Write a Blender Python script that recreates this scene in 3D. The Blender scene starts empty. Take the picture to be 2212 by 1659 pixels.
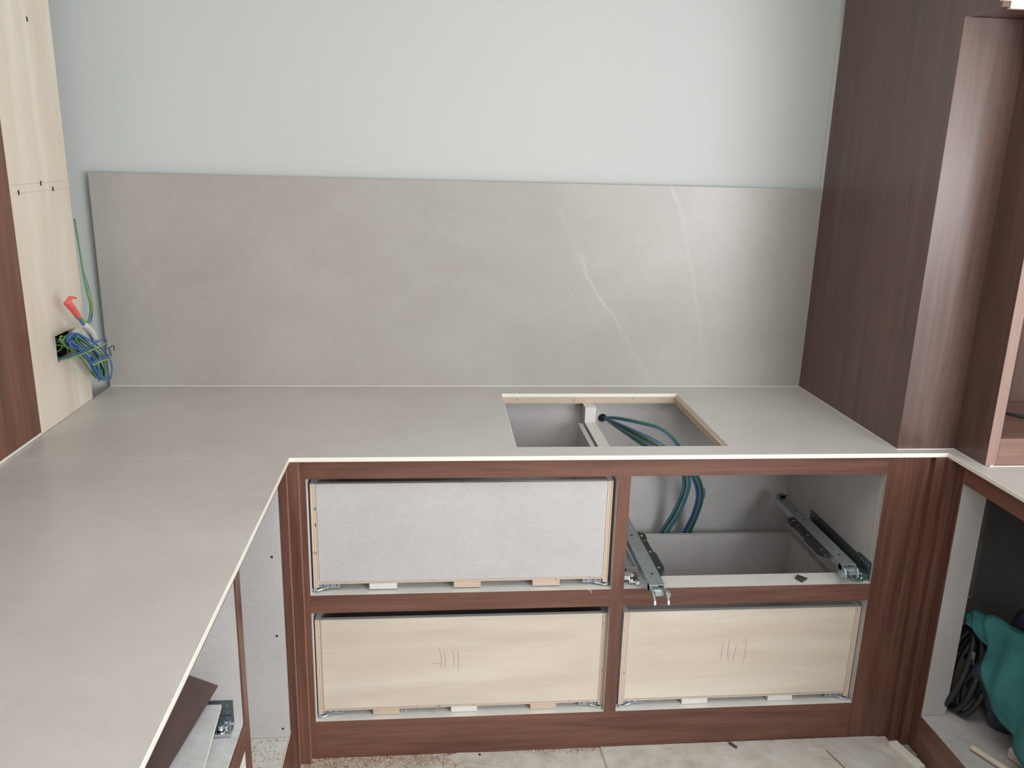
import bpy, bmesh, math, random
from mathutils import Vector, Matrix
random.seed(7)
S = bpy.context.scene
COL = S.collection

# ------------------------------------------------------------------ camera
Rm = ((0.99576872, 0.00099686, 0.09188936),
      (-0.08831054, -0.26616377, 0.959874),
      (0.02541448, -0.96392731, -0.26494953))      # rows: world axes seen from the camera (right, down, forward)
cam_data = bpy.data.cameras.new('camera')
cam_data.sensor_fit = 'HORIZONTAL'
cam_data.sensor_width = 36.0
cam_data.lens = 36.0 * 1795.8 / 2212.0
cam_data.clip_start = 0.02
cam = bpy.data.objects.new('camera', cam_data)
COL.objects.link(cam)
cam.matrix_world = Matrix(((Rm[0][0], -Rm[0][1], -Rm[0][2], 0.0),
                           (Rm[1][0], -Rm[1][1], -Rm[1][2], 0.0),
                           (Rm[2][0], -Rm[2][1], -Rm[2][2], 1.66),
                           (0, 0, 0, 1)))
S.camera = cam

# ------------------------------------------------------------------ world, lights, exposure
world = bpy.data.worlds.new('world')
S.world = world
world.use_nodes = True
wb = world.node_tree.nodes['Background']
wb.inputs[0].default_value = (0.80, 0.90, 1.0, 1)
wb.inputs[1].default_value = 1.0

def area(name, loc, target, sx, sy, power, color):
    d = bpy.data.lights.new(name, 'AREA')
    d.shape = 'RECTANGLE'; d.size = sx; d.size_y = sy
    d.energy = power; d.color = color
    o = bpy.data.objects.new(name, d); COL.objects.link(o)
    o.location = loc
    o.rotation_euler = (Vector(target) - Vector(loc)).to_track_quat('-Z', 'Z').to_euler()
    return o
# daylight entering through the window right of and behind the camera; the high window and weak ceiling panel are added fill
area('window_daylight', (2.25, -1.50, 1.62), (-0.1, 2.1, 1.1), 2.1, 1.5, 108, (0.94, 0.975, 1.0))
area('high_fill_light', (-0.45, -1.50, 2.22), (0.0, 1.9, 1.1), 1.0, 0.75, 8, (0.94, 0.975, 1.0))
area('ceiling_fill_light', (0.55, 0.85, 2.66), (0.55, 0.851, 0.0), 1.3, 1.1, 15, (0.97, 0.99, 0.98))

S.view_settings.view_transform = 'Standard'
S.view_settings.look = 'None'
S.view_settings.gamma = 1.0
S.view_settings.use_curve_mapping = False
S.view_settings.exposure = 0.30
S.cycles.use_denoising = True
S.cycles.max_bounces = 8
S.cycles.diffuse_bounces = 5
S.cycles.sample_clamp_indirect = 4.0

# ------------------------------------------------------------------ materials
class NT:
    def __init__(s, name, rough=0.5, metal=0.0, color=None, spec=0.5):
        s.m = bpy.data.materials.new(name); s.m.use_nodes = True
        s.t = s.m.node_tree; s.n = s.t.nodes
        s.b = s.n['Principled BSDF']
        s.b.inputs['Roughness'].default_value = rough
        s.b.inputs['Metallic'].default_value = metal
        s.b.inputs['Specular IOR Level'].default_value = spec
        if color: s.b.inputs['Base Color'].default_value = (*color, 1)
        s._co = None
    def coord(s):
        if not s._co: s._co = s.n.new('ShaderNodeNewGeometry').outputs['Position']
        return s._co
    def L(s, a, b): s.t.links.new(a, b)
    def map(s, scale, loc=(0, 0, 0), rot=(0, 0, 0)):
        k = s.n.new('ShaderNodeMapping')
        k.inputs['Scale'].default_value = scale; k.inputs['Location'].default_value = loc; k.inputs['Rotation'].default_value = rot
        s.L(s.coord(), k.inputs['Vector']); return k.outputs[0]
    def noise(s, vec, scale, detail=4, rough=0.55, dist=0.0):
        k = s.n.new('ShaderNodeTexNoise')
        k.inputs['Scale'].default_value = scale; k.inputs['Detail'].default_value = detail
        k.inputs['Roughness'].default_value = rough; k.inputs['Distortion'].default_value = dist
        s.L(vec, k.inputs['Vector']); return k.outputs['Fac']
    def ramp(s, fac, stops):
        k = s.n.new('ShaderNodeValToRGB'); e = k.color_ramp.elements
        while len(e) > 1: e.remove(e[-1])
        e[0].position = stops[0][0]; e[0].color = (*stops[0][1], 1)
        for p, c in stops[1:]:
            q = e.new(p); q.color = (*c, 1)
        s.L(fac, k.inputs[0]); return k.outputs[0]
    def mix(s, a, b, fac, mode='MIX'):
        k = s.n.new('ShaderNodeMix'); k.data_type = 'RGBA'; k.blend_type = mode
        for v, i in ((fac, 0), (a, 6), (b, 7)):
            if isinstance(v, (int, float)): k.inputs[i].default_value = v
            elif isinstance(v, tuple): k.inputs[i].default_value = (*v, 1)
            else: s.L(v, k.inputs[i])
        return k.outputs[2]
    def math(s, op, a, b=0.0, c=0.0):
        k = s.n.new('ShaderNodeMath'); k.operation = op
        for i, v in enumerate((a, b, c)):
            if isinstance(v, (int, float)): k.inputs[i].default_value = v
            else: s.L(v, k.inputs[i])
        return k.outputs[0]
    def vmath(s, op, a, b=None, scale=None):
        k = s.n.new('ShaderNodeVectorMath'); k.operation = op
        for i, v in enumerate((a, b)):
            if v is None: continue
            if isinstance(v, tuple): k.inputs[i].default_value = v
            else: s.L(v, k.inputs[i])
        if scale is not None:
            if isinstance(scale, (int, float)): k.inputs['Scale'].default_value = scale
            else: s.L(scale, k.inputs['Scale'])
        return k
    def color(s, c): s.L(c, s.b.inputs['Base Color'])
    def bump(s, h, strength, dist=0.001):
        k = s.n.new('ShaderNodeBump'); k.inputs['Strength'].default_value = strength; k.inputs['Distance'].default_value = dist
        s.L(h, k.inputs['Height']); s.L(k.outputs[0], s.b.inputs['Normal'])

def plain(name, color, rough=0.5, metal=0.0, spec=0.5, var=0.06):
    a = NT(name, rough, metal, spec=spec)
    f = a.noise(a.map((1, 1, 1)), 60, 3)
    lo = tuple(c * (1 - var) for c in color); hi = tuple(min(1, c * (1 + var)) for c in color)
    a.color(a.ramp(f, [(0.3, lo), (0.7, hi)]))
    return a.m

def wood(name, axis, dark, light, rough=0.34, seed=0.0, spec=0.5):
    a = NT(name, rough, spec=spec)
    long, cross = 1.6, 26.0
    sc = [cross, cross, cross]; sc['XYZ'.index(axis)] = long
    v = a.map(tuple(sc), loc=(seed, seed * 1.7, seed * 0.3))
    g = a.noise(v, 1.0, 7, 0.62, 0.8)
    sc2 = [150.0] * 3; sc2['XYZ'.index(axis)] = 6.0
    fine = a.noise(a.map(tuple(sc2)), 1.0, 3, 0.6)
    sc3 = [4.0] * 3; sc3['XYZ'.index(axis)] = 0.8
    broad = a.noise(a.map(tuple(sc3), loc=(seed + 3, 1, 2)), 1.0, 2, 0.5)
    f = a.math('ADD', a.math('MULTIPLY', g, 0.5), a.math('ADD', a.math('MULTIPLY', fine, 0.22), a.math('MULTIPLY', broad, 0.28)))
    mid = tuple((x + y) / 2 for x, y in zip(dark, light))
    a.color(a.ramp(f, [(0.39, dark), (0.5, mid), (0.61, light)]))
    a.bump(fine, 0.08, 0.0006)
    r = a.math('ADD', a.math('MULTIPLY', g, 0.14), rough - 0.07); a.L(r, a.b.inputs['Roughness'])
    return a.m

BD, BL = (0.088, 0.038, 0.027), (0.188, 0.086, 0.060)
W = {ax: wood('brown_wood_' + ax.lower(), ax, BD, BL, 0.34, i * 2.3, 0.38) for i, ax in enumerate('XYZ')}
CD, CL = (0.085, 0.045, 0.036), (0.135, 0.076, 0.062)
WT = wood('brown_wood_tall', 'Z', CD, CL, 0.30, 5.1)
WTH_LIT = wood('brown_wood_rail_lit', 'X', (0.15, 0.075, 0.055), (0.26, 0.15, 0.115), 0.32, 8.1)  # same tall-cabinet wood, lightened to paint light on rail and shelf
WTV_LIT = wood('brown_wood_stile_lit', 'Z', (0.24, 0.15, 0.12), (0.34, 0.22, 0.18), 0.36, 9.1)  # lit tone of that wood, painted into the stile front
EDGE_LIT = plain('lit_brown_edge', (0.36, 0.17, 0.10), 0.6)  # brighter wood tone paints light on the right-facing post edges
M_SHEET = wood('brown_sample', 'Y', (0.060, 0.036, 0.034), (0.100, 0.062, 0.056), 0.42, 3.0)

def stone(name, veins, base=1.0, cool=0.0):
    a = NT(name, 0.36, spec=0.45)
    c = a.noise(a.map((1, 1, 1)), 2.2, 5, 0.6, 0.4)
    fine = a.noise(a.map((1, 1, 1), loc=(4, 2, 1)), 28, 5, 0.7)
    f = a.math('ADD', a.math('MULTIPLY', c, 0.75), a.math('MULTIPLY', fine, 0.25))
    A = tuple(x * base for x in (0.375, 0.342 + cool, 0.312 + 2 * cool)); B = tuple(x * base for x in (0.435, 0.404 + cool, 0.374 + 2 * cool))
    col = a.ramp(f, [(0.36, A), (0.64, B)])
    wob = a.vmath('SUBTRACT', None, (0.5, 0.5, 0.5))
    nz = a.n.new('ShaderNodeTexNoise'); nz.inputs['Scale'].default_value = 9; nz.inputs['Detail'].default_value = 4
    a.L(a.coord(), nz.inputs['Vector']); a.L(nz.outputs['Color'], wob.inputs[0])
    p = a.vmath('ADD', a.coord(), a.vmath('SCALE', wob.outputs[0], scale=0.035).outputs[0]).outputs[0]
    tot = None
    for (p0, p1, w, amp) in veins:                       # distance from each vein segment
        d = Vector(p1) - Vector(p0); L2 = d.length_squared
        rel = a.vmath('SUBTRACT', p, tuple(p0)).outputs[0]
        t = a.math('DIVIDE', a.vmath('DOT_PRODUCT', rel, tuple(d)).outputs['Value'], L2)
        k = a.n.new('ShaderNodeClamp'); a.L(t, k.inputs[0])
        q = a.vmath('SUBTRACT', rel, a.vmath('SCALE', tuple(d), scale=k.outputs[0]).outputs[0]).outputs[0]
        dist = a.vmath('LENGTH', q).outputs['Value']
        m = a.math('MULTIPLY', a.math('MAXIMUM', a.math('SUBTRACT', 1.0, a.math('DIVIDE', dist, w)), 0.0), amp)
        tot = m if tot is None else a.math('MAXIMUM', tot, m)
    if tot is not None:
        patch = a.noise(a.map((1, 1, 1), loc=(9, 9, 9)), 14, 3)
        tot = a.math('MULTIPLY', tot, a.math('MULTIPLY', patch, 1.1))
        col = a.mix(col, (0.60, 0.58, 0.53), tot)
    a.color(col)
    a.bump(fine, 0.05, 0.0005)
    return a.m
Y0 = 2.679
STONE_BACK = stone('taupe_ceramic_splashback', [
    ((0.40, Y0, 1.48), (0.475, Y0, 1.34), 0.016, 0.22), ((0.475, Y0, 1.34), (0.49, Y0, 1.285), 0.008, 0.55),
    ((0.49, Y0, 1.285), (0.60, Y0, 1.13), 0.006, 0.65), ((0.60, Y0, 1.13), (0.73, Y0, 0.93), 0.014, 0.25),
    ((0.485, Y0, 1.285), (0.44, Y0, 1.22), 0.004, 0.35), ((0.755, Y0, 1.58), (0.80, Y0, 1.46), 0.009, 0.4),
    ((0.80, Y0, 1.46), (0.87, Y0, 1.20), 0.010, 0.25), ((0.87, Y0, 1.20), (0.92, Y0, 0.95), 0.012, 0.15),
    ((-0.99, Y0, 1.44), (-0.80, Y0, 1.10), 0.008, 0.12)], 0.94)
STONE_TOP_LIT = stone('taupe_ceramic_worktop_lit', [
    ((-0.30, 2.32, 0.913), (-0.13, 2.17, 0.913), 0.010, 0.35), ((-0.33, 2.02, 0.913), (-0.31, 2.055, 0.913), 0.003, 0.6)], 1.34, 0.008)  # same ceramic as the splashback, brightened and cooled to paint in top light
CREAM = plain('cream_ceramic_body', (0.80, 0.77, 0.68), 0.42, var=0.02)

def linen(name, base):
    a = NT(name, 0.5, spec=0.35)
    h = a.noise(a.map((40, 40, 900)), 1.0, 3, 0.6)
    v = a.noise(a.map((900, 900, 40)), 1.0, 3, 0.6)
    b = a.noise(a.map((1, 1, 1)), 7, 2)
    f = a.math('ADD', a.math('MULTIPLY', h, 0.42), a.math('ADD', a.math('MULTIPLY', v, 0.38), a.math('MULTIPLY', b, 0.2)))
    lo = tuple(c * 0.84 for c in base); hi = tuple(min(1, c * 1.12) for c in base)
    a.color(a.ramp(f, [(0.36, lo), (0.62, hi)]))
    return a.m
LINEN = linen('grey_linen_laminate', (0.50, 0.475, 0.465))
LINEN_D = linen('dark_linen_laminate', (0.10, 0.105, 0.11))
WHITE = plain('white_shelf_laminate', (0.66, 0.64, 0.60), 0.45, var=0.02)

def plyface(name, axis, lo, hi):
    a = NT(name, 0.55, spec=0.3)
    sc = [9.0] * 3; sc['XYZ'.index(axis)] = 1.3
    c = a.noise(a.map(tuple(sc), loc=(1.3, 0.2, 7.7)), 1.0, 5, 0.55, 0.6)
    sc = [220.0] * 3; sc['XYZ'.index(axis)] = 7
    g = a.noise(a.map(tuple(sc)), 1.0, 3, 0.6)
    kn = a.n.new('ShaderNodeTexVoronoi'); kn.inputs['Scale'].default_value = 3.4
    s2 = [1.0] * 3; s2['XYZ'.index(axis)] = 0.5
    a.L(a.map(tuple(s2), loc=(0.37, 0.1, 0.22)), kn.inputs['Vector'])
    knot = a.math('MAXIMUM', a.math('SUBTRACT', 1.0, a.math('MULTIPLY', kn.outputs['Distance'], 45.0)), 0.0)
    f = a.math('ADD', a.math('MULTIPLY', c, 0.8), a.math('MULTIPLY', g, 0.2))
    mid = tuple((x + y) / 2 for x, y in zip(lo, hi))
    col = a.ramp(f, [(0.34, lo), (0.5, mid), (0.62, hi)])
    a.color(a.mix(col, (0.25, 0.15, 0.09), a.math('MULTIPLY', knot, 0.7)))
    return a.m
PLY_X = plyface('birch_plywood_face', 'X', (0.56, 0.465, 0.375), (0.68, 0.60, 0.51))
PLY_Z = plyface('birch_plywood_upright', 'Z', (0.70, 0.585, 0.475), (0.80, 0.73, 0.635))

def plyedge(name, axis, pitch=0.0052):
    a = NT(name, 0.7, spec=0.2)
    sep = a.n.new('ShaderNodeSeparateXYZ'); a.L(a.coord(), sep.inputs[0])
    sc = [14.0] * 3; sc['XYZ'.index(axis)] = 60
    n = a.noise(a.map(tuple(sc)), 1.0, 3)
    p = a.math('ADD', sep.outputs['XYZ'.index(axis)], a.math('MULTIPLY', n, 0.0022))
    w = a.math('FRACT', a.math('DIVIDE', p, pitch))
    gl = a.noise(a.map((50, 50, 50)), 1.0, 4)
    col = a.ramp(w, [(0.0, (0.20, 0.12, 0.08)), (0.10, (0.30, 0.20, 0.14)), (0.22, (0.66, 0.53, 0.42)), (0.52, (0.72, 0.60, 0.49)), (0.62, (0.50, 0.37, 0.28)), (0.92, (0.58, 0.45, 0.35)), (1.0, (0.34, 0.23, 0.16))])
    a.color(a.mix(col, (0.28, 0.17, 0.12), a.math('MULTIPLY', a.math('GREATER_THAN', gl, 0.66), 0.6)))
    return a.m
PE = {ax: plyedge('plywood_edge_' + ax.lower(), ax) for ax in 'XYZ'}

def wallmat(name, c):
    a = NT(name, 0.8, spec=0.2)
    n = a.noise(a.map((1, 1, 1)), 1.4, 3)
    lo = tuple(x * 0.98 for x in c)
    a.color(a.ramp(n, [(0.35, lo), (0.65, c)]))
    a.bump(a.noise(a.map((1, 1, 1)), 160, 3), 0.08, 0.001)
    return a.m
WALL = wallmat('pale_green_grey_paint', (0.560, 0.570, 0.549))
CEIL = wallmat('white_ceiling_paint', (0.80, 0.80, 0.78))

def floormat():
    a = NT('dusty_board_floor', 0.75, spec=0.25)
    n = a.noise(a.map((1, 1, 1)), 9, 6, 0.65, 0.3)
    s = a.noise(a.map((1, 1, 1), loc=(3, 1, 1)), 130, 3, 0.6)
    col = a.ramp(n, [(0.32, (0.40, 0.365, 0.31)), (0.5, (0.53, 0.50, 0.45)), (0.68, (0.62, 0.60, 0.56))])
    a.color(a.mix(col, (0.33, 0.24, 0.17), a.math('MULTIPLY', a.math('GREATER_THAN', s, 0.68), 0.5)))
    a.bump(n, 0.15, 0.002)
    return a.m
FLOORM = floormat()
ZINC = plain('zinc_plated_steel', (0.42, 0.47, 0.48), 0.38, 0.75, var=0.12)
ZINC_D = plain('dark_galvanised_steel', (0.13, 0.16, 0.17), 0.45, 0.7, var=0.12)
CHROME = plain('bright_chrome', (0.75, 0.78, 0.80), 0.16, 1.0, var=0.04)
BLACKP = plain('black_plastic', (0.018, 0.02, 0.024), 0.4)
DARK = plain('dark_hole', (0.012, 0.012, 0.014), 0.8)
BLUE = plain('blue_wire', (0.045, 0.14, 0.37), 0.38)
GREEN = plain('green_wire', (0.06, 0.24, 0.07), 0.38)
YELLOW = plain('yellow_green_wire', (0.24, 0.38, 0.07), 0.38)
BROWNW = plain('brown_wire', (0.05, 0.035, 0.03), 0.4)
GREYW = plain('grey_wire', (0.30, 0.29, 0.27), 0.5)
RED = plain('red_tape', (0.80, 0.13, 0.11), 0.45)
WTAPE = plain('white_tape', (0.62, 0.60, 0.55), 0.5)
ORANGE = plain('orange_clip', (0.75, 0.16, 0.07), 0.5)
CHIPS = plain('wood_shavings', (0.56, 0.43, 0.33), 0.8, var=0.25)
CHIPS2 = plain('dark_wood_shavings', (0.30, 0.17, 0.11), 0.8, var=0.3)
PENCIL = plain('pencil_line', (0.26, 0.21, 0.17), 0.8)
def clothmat():
    a = NT('teal_cloth', 0.85, spec=0.2)
    w = a.noise(a.map((260, 260, 260)), 1.0, 2)
    n = a.noise(a.map((1, 1, 1)), 14, 3)
    a.color(a.ramp(a.math('ADD', a.math('MULTIPLY', w, 0.4), a.math('MULTIPLY', n, 0.6)), [(0.35, (0.028, 0.125, 0.125)), (0.65, (0.048, 0.19, 0.185))]))
    a.bump(w, 0.2, 0.001)
    return a.m
TEAL = clothmat()
BAG = plain('dark_navy_bag', (0.022, 0.028, 0.045), 0.45, var=0.3)

# ------------------------------------------------------------------ helpers
def props(o, label=None, cat=None, group=None, kind=None):
    if label: o['label'] = label
    if cat: o['category'] = cat
    if group: o['group'] = group
    if kind: o['kind'] = kind
    return o
def empty(name, loc, label=None, cat=None, group=None):
    o = bpy.data.objects.new(name, None); COL.objects.link(o)
    o.location = loc; o.empty_display_size = 0.05
    return props(o, label, cat, group)
def wloc(o):
    v = Vector((0, 0, 0))
    while o is not None: v = v + o.location; o = o.parent
    return v
def make(name, bm, mats, parent=None, label=None, smooth=False, origin=None):
    """bm is in world coordinates; the object gets its origin at the mesh's base centre"""
    bmesh.ops.recalc_face_normals(bm, faces=bm.faces)
    xs = [v.co for v in bm.verts]
    lo = Vector([min(c[i] for c in xs) for i in range(3)]); hi = Vector([max(c[i] for c in xs) for i in range(3)])
    o0 = Vector(origin) if origin else Vector(((lo.x + hi.x) / 2, (lo.y + hi.y) / 2, lo.z))
    for v in bm.verts: v.co -= o0
    me = bpy.data.meshes.new(name); bm.to_mesh(me); bm.free()
    if not isinstance(mats, (list, tuple)): mats = [mats]
    for m in mats: me.materials.append(m)
    if smooth:
        for p in me.polygons: p.use_smooth = True
    o = bpy.data.objects.new(name, me); COL.objects.link(o)
    if parent is not None: o.parent = parent; o.location = o0 - wloc(parent)
    else: o.location = o0
    if label: o['label'] = label
    return o
def add_box(bm, x, y, z, mi=0, side=None, M=None, bevel=0.0):
    """box; side maps 'x-','x+','y-','y+','z-','z+' to material indices"""
    x, y, z = sorted(x), sorted(y), sorted(z)
    vs = [Vector((a, b, c)) for a in x for b in y for c in z]
    if M is not None: vs = [M @ v for v in vs]
    v = [bm.verts.new(c) for c in vs]
    F = {'x-': (0, 1, 3, 2), 'x+': (4, 6, 7, 5), 'y-': (0, 4, 5, 1), 'y+': (2, 3, 7, 6), 'z-': (0, 2, 6, 4), 'z+': (1, 5, 7, 3)}
    fs = []
    for k, idx in F.items():
        f = bm.faces.new([v[i] for i in idx]); f.material_index = (side or {}).get(k, mi); fs.append(f)
    if bevel:
        es = list({e for f in fs for e in f.edges})
        bmesh.ops.bevel(bm, geom=es, offset=bevel, segments=1, affect='EDGES', profile=0.5)
    return fs
def box(name, x, y, z, mats, parent=None, side=None, bevel=0.0008, label=None):
    bm = bmesh.new(); add_box(bm, x, y, z, 0, side, None, bevel)
    return make(name, bm, mats, parent, label)
def plate(name, us, vs, inside, w, plane, mats, parent=None, label=None, bevel=0.0, bevmat=-1, sidemat=0, capmat=(0, 0)):
    """solid plate built from the cells of a grid; plane 'XY','YZ','XZ'; w = (lo, hi) along the third axis"""
    bm = bmesh.new()
    def P(u, v, t):
        return {'XY': (u, v, t), 'YZ': (t, u, v), 'XZ': (u, t, v)}[plane]
    V = {}
    def vert(i, j, k):
        if (i, j, k) not in V: V[i, j, k] = bm.verts.new(P(us[i], vs[j], w[k]))
        return V[i, j, k]
    C = {(i, j) for i in range(len(us) - 1) for j in range(len(vs) - 1) if inside((us[i] + us[i + 1]) / 2, (vs[j] + vs[j + 1]) / 2)}
    for (i, j) in C:
        for k in (0, 1):
            f = bm.faces.new([vert(i, j, k), vert(i + 1, j, k), vert(i + 1, j + 1, k), vert(i, j + 1, k)]); f.material_index = capmat[k]
        for (di, dj, a, b) in ((-1, 0, (0, 0), (0, 1)), (1, 0, (1, 0), (1, 1)), (0, -1, (0, 0), (1, 0)), (0, 1, (0, 1), (1, 1))):
            if (i + di, j + dj) not in C:
                f = bm.faces.new([vert(i + a[0], j + a[1], 0), vert(i + b[0], j + b[1], 0), vert(i + b[0], j + b[1], 1), vert(i + a[0], j + a[1], 1)])
                f.material_index = sidemat
    bmesh.ops.recalc_face_normals(bm, faces=bm.faces)
    if bevel:
        es = [e for e in bm.edges if len(e.link_faces) == 2 and e.calc_face_angle() > 0.5]
        bmesh.ops.bevel(bm, geom=es, offset=bevel, segments=1, affect='EDGES', profile=0.5, material=bevmat)
    return make(name, bm, mats, parent, label)
def prism(bm, pts, h0, h1, mi=0, smi=None):
    lo = [bm.verts.new((p[0], p[1], h0)) for p in pts]; hi = [bm.verts.new((p[0], p[1], h1)) for p in pts]
    f = bm.faces.new(lo); f.material_index = mi; f = bm.faces.new(hi); f.material_index = mi
    n = len(pts)
    for i in range(n):
        f = bm.faces.new((lo[i], lo[(i + 1) % n], hi[(i + 1) % n], hi[i])); f.material_index = mi if smi is None else smi
def catmull(pts, n=8):
    P = [Vector(p) for p in pts]; P = [P[0] * 2 - P[1]] + P + [P[-1] * 2 - P[-2]]
    out = []
    for i in range(1, len(P) - 2):
        for k in range(n):
            t = k / n; a, b, c, d = P[i - 1], P[i], P[i + 1], P[i + 2]
            out.append(0.5 * ((2 * b) + (-a + c) * t + (2 * a - 5 * b + 4 * c - d) * t * t + (-a + 3 * b - 3 * c + d) * t ** 3))
    out.append(P[-2]); return out
def tube(bm, pts, r, sides=7, mi=0, n=7, close=False, flat=1.0):
    c = catmull(pts, n) if n else [Vector(p) for p in pts]
    up = Vector((0.13, 0.21, 0.97)); rings = []
    for i, p in enumerate(c):
        t = (c[min(i + 1, len(c) - 1)] - c[max(i - 1, 0)]).normalized()
        a = t.cross(up); a = a.normalized() if a.length > 1e-5 else Vector((1, 0, 0)); b = t.cross(a).normalized()
        rr = r(i / (len(c) - 1)) if callable(r) else r
        rings.append([bm.verts.new(p + a * math.cos(2 * math.pi * k / sides) * rr + b * math.sin(2 * math.pi * k / sides) * rr * flat) for k in range(sides)])
    for A, B in zip(rings, rings[1:]):
        for k in range(sides):
            f = bm.faces.new((A[k], A[(k + 1) % sides], B[(k + 1) % sides], B[k])); f.material_index = mi; f.smooth = True
    for Rg in (rings[0], rings[-1]): f = bm.faces.new(Rg); f.material_index = mi
def wire(pts, mat, parent, r=0.0021, name='wire', sides=7, label=None):
    bm = bmesh.new(); tube(bm, pts, r, sides)
    return make(name, bm, mat, parent, label)
def disc(bm, M, r, h, n=12, mi=0, ring=0.0):
    """short cylinder along M's z axis from 0 to h"""
    lo = [bm.verts.new(M @ Vector((r * math.cos(2 * math.pi * k / n), r * math.sin(2 * math.pi * k / n), 0))) for k in range(n)]
    hi = [bm.verts.new(M @ Vector((r * 0.9 * math.cos(2 * math.pi * k / n), r * 0.9 * math.sin(2 * math.pi * k / n), h))) for k in range(n)]
    for f in (bm.faces.new(lo), bm.faces.new(hi)): f.material_index = mi
    for k in range(n):
        f = bm.faces.new((lo[k], lo[(k + 1) % n], hi[(k + 1) % n], hi[k])); f.material_index = mi
def frame_m(o, ex, ey):
    ex = Vector(ex).normalized(); ey = Vector(ey).normalized(); ez = ex.cross(ey)
    return Matrix(((ex.x, ey.x, ez.x, o[0]), (ex.y, ey.y, ez.y, o[1]), (ex.z, ey.z, ez.z, o[2]), (0, 0, 0, 1)))
def MY(x, y, z): return frame_m((x, y, z), (1, 0, 0), (0, 0, 1))      # disc axis along -Y

# ------------------------------------------------------------------ the room
XL, XT, YC, YB = -1.04, 1.2572, 2.0053, 2.679
YN, XN, XN_ = 2.0406, 1.4207, 1.4207
ZT, ZB = 0.913, 0.901
def struct(name, x, y, z, m): return props(box(name, x, y, z, m, bevel=0), kind='structure')
struct('floor', (-2.0, 3.6), (-1.7, 2.8), (-0.08, 0.0), FLOORM)
struct('ceiling', (-2.0, 3.6), (-1.7, 2.8), (2.70, 2.78), CEIL)
struct('wall_back', (-2.0, 3.6), (2.715, 2.8), (0.0, 2.7), WALL)
struct('wall_left', (-2.0, -1.9), (-1.7, 2.715), (0.0, 2.7), WALL)
struct('wall_right', (3.5, 3.6), (-1.7, 2.715), (0.0, 2.7), WALL)
# front wall behind the camera, with a large window and a small high one added for fill
props(plate('wall_front', [-1.9, -0.95, 0.05, 1.2, 3.3, 3.5], [0.0, 0.86, 1.80, 2.38, 2.60, 2.70],
            lambda u, v: not ((-0.95 < u < 0.05 and 1.80 < v < 2.60) or (1.2 < u < 3.3 and 0.86 < v < 2.38)), (-1.7, -1.6), 'XZ', WALL), kind='structure')
def window(name, x0, x1, z0, z1, y):
    bm = bmesh.new(); t = 0.05
    for a in (((x0, x0 + t), (z0, z1)), ((x1 - t, x1), (z0, z1)), ((x0 + t, x1 - t), (z0, z0 + t)), ((x0 + t, x1 - t), (z1 - t, z1)),
              (((x0 + x1) / 2 - t / 2, (x0 + x1) / 2 + t / 2), (z0 + t, z1 - t))):
        add_box(bm, a[0], (y, y + 0.05), a[1])
    props(make(name, bm, WHITE), kind='structure')
window('window_1', 1.2, 3.3, 0.86, 2.38, -1.69)
window('added_high_window', -0.95, 0.05, 1.80, 2.60, -1.69)  # added window frame to go with the high fill light

# ------------------------------------------------------------------ worktop
HX1, HX2, HY1, HY2 = 0.2153, 0.797, 2.0771, 2.5868
wt = empty('countertop', (0.0, 2.3, ZT), 'U-shaped taupe ceramic worktop with cream edges and a cut-out for a hob', 'countertop')
def in_mid(x, y):
    if HX1 < x < HX2 and HY1 < y < HY2: return False
    if y < YC: return x > 1.3823
    return True
sl = plate('slab', [XL, -0.3652, HX1, HX2, 1.3823, 2.02], [0.75, YC, HY1, HY2, YB], in_mid, (ZB, ZT), 'XY', [STONE_TOP_LIT, CREAM], wt,
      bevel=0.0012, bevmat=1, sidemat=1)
for p in sl.data.polygons:                      # the butt joint between the slabs is grey, not cream
    c = p.center + sl.location + wt.location
    if abs(c.y - YC) < 0.002 and c.x < -0.37: p.material_index = 0
def strip_slab():
    bm = bmesh.new(); add_box(bm, (XL, -0.3652), (-0.45, YC - 0.0004), (ZB, ZT), 0, {'x+': 1, 'y-': 1, 'x-': 1, 'y+': 0})
    es = [e for e in bm.edges if all(v.co.x > -0.4 for v in e.verts) and all(abs(v.co.y - e.verts[0].co.y) > 0.1 for v in e.verts[1:])]
    bmesh.ops.bevel(bm, geom=es, offset=0.0012, segments=1, affect='EDGES', material=1)
    make('slab', bm, [STONE_TOP_LIT, CREAM], wt, 'left arm of the worktop running towards the camera')
strip_slab()
def in_ply(x, y):
    return not (HX1 + 0.004 < x < HX2 - 0.006 and HY1 - 0.02 < y < HY2 - 0.002)
plate('plywood_underlay', [-0.99, HX1 + 0.004, HX2 - 0.006, 1.36], [2.049, HY1 - 0.02 + 0.0001, HY2 - 0.002, 2.66], in_ply, (0.8805, ZB - 0.0002),
      'XY', [PLY_X, PE['Z']], wt, 'raw plywood layer showing in the cut-out', sidemat=1)

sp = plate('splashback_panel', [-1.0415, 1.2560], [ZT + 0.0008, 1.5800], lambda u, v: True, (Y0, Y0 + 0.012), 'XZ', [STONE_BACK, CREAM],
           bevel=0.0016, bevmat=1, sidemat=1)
props(sp, 'wide taupe ceramic splashback slab standing against the pale wall behind the worktop', 'splashback')
# cream top arris is hardly seen in the photo: top bevel keeps the stone colour
for p in sp.data.polygons:
    if p.normal.z > 0.3: p.material_index = 0

for (x, y) in (((XL, XT - 0.001), (Y0 - 0.0022, Y0 - 0.0001)), ((XT - 0.0020, XT - 0.0003), (YN, Y0 - 0.0022)), ((XT - 0.001, XN), (YN - 0.0022, YN - 0.0004)),
               ((XN_ - 0.0020, XN_ - 0.0003), (1.9060, 2.0380))):
    box('sealant', x, y, (ZT + 0.0001, ZT + 0.0014), [CREAM], wt, bevel=0, label='thin cream sealant line')

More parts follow.
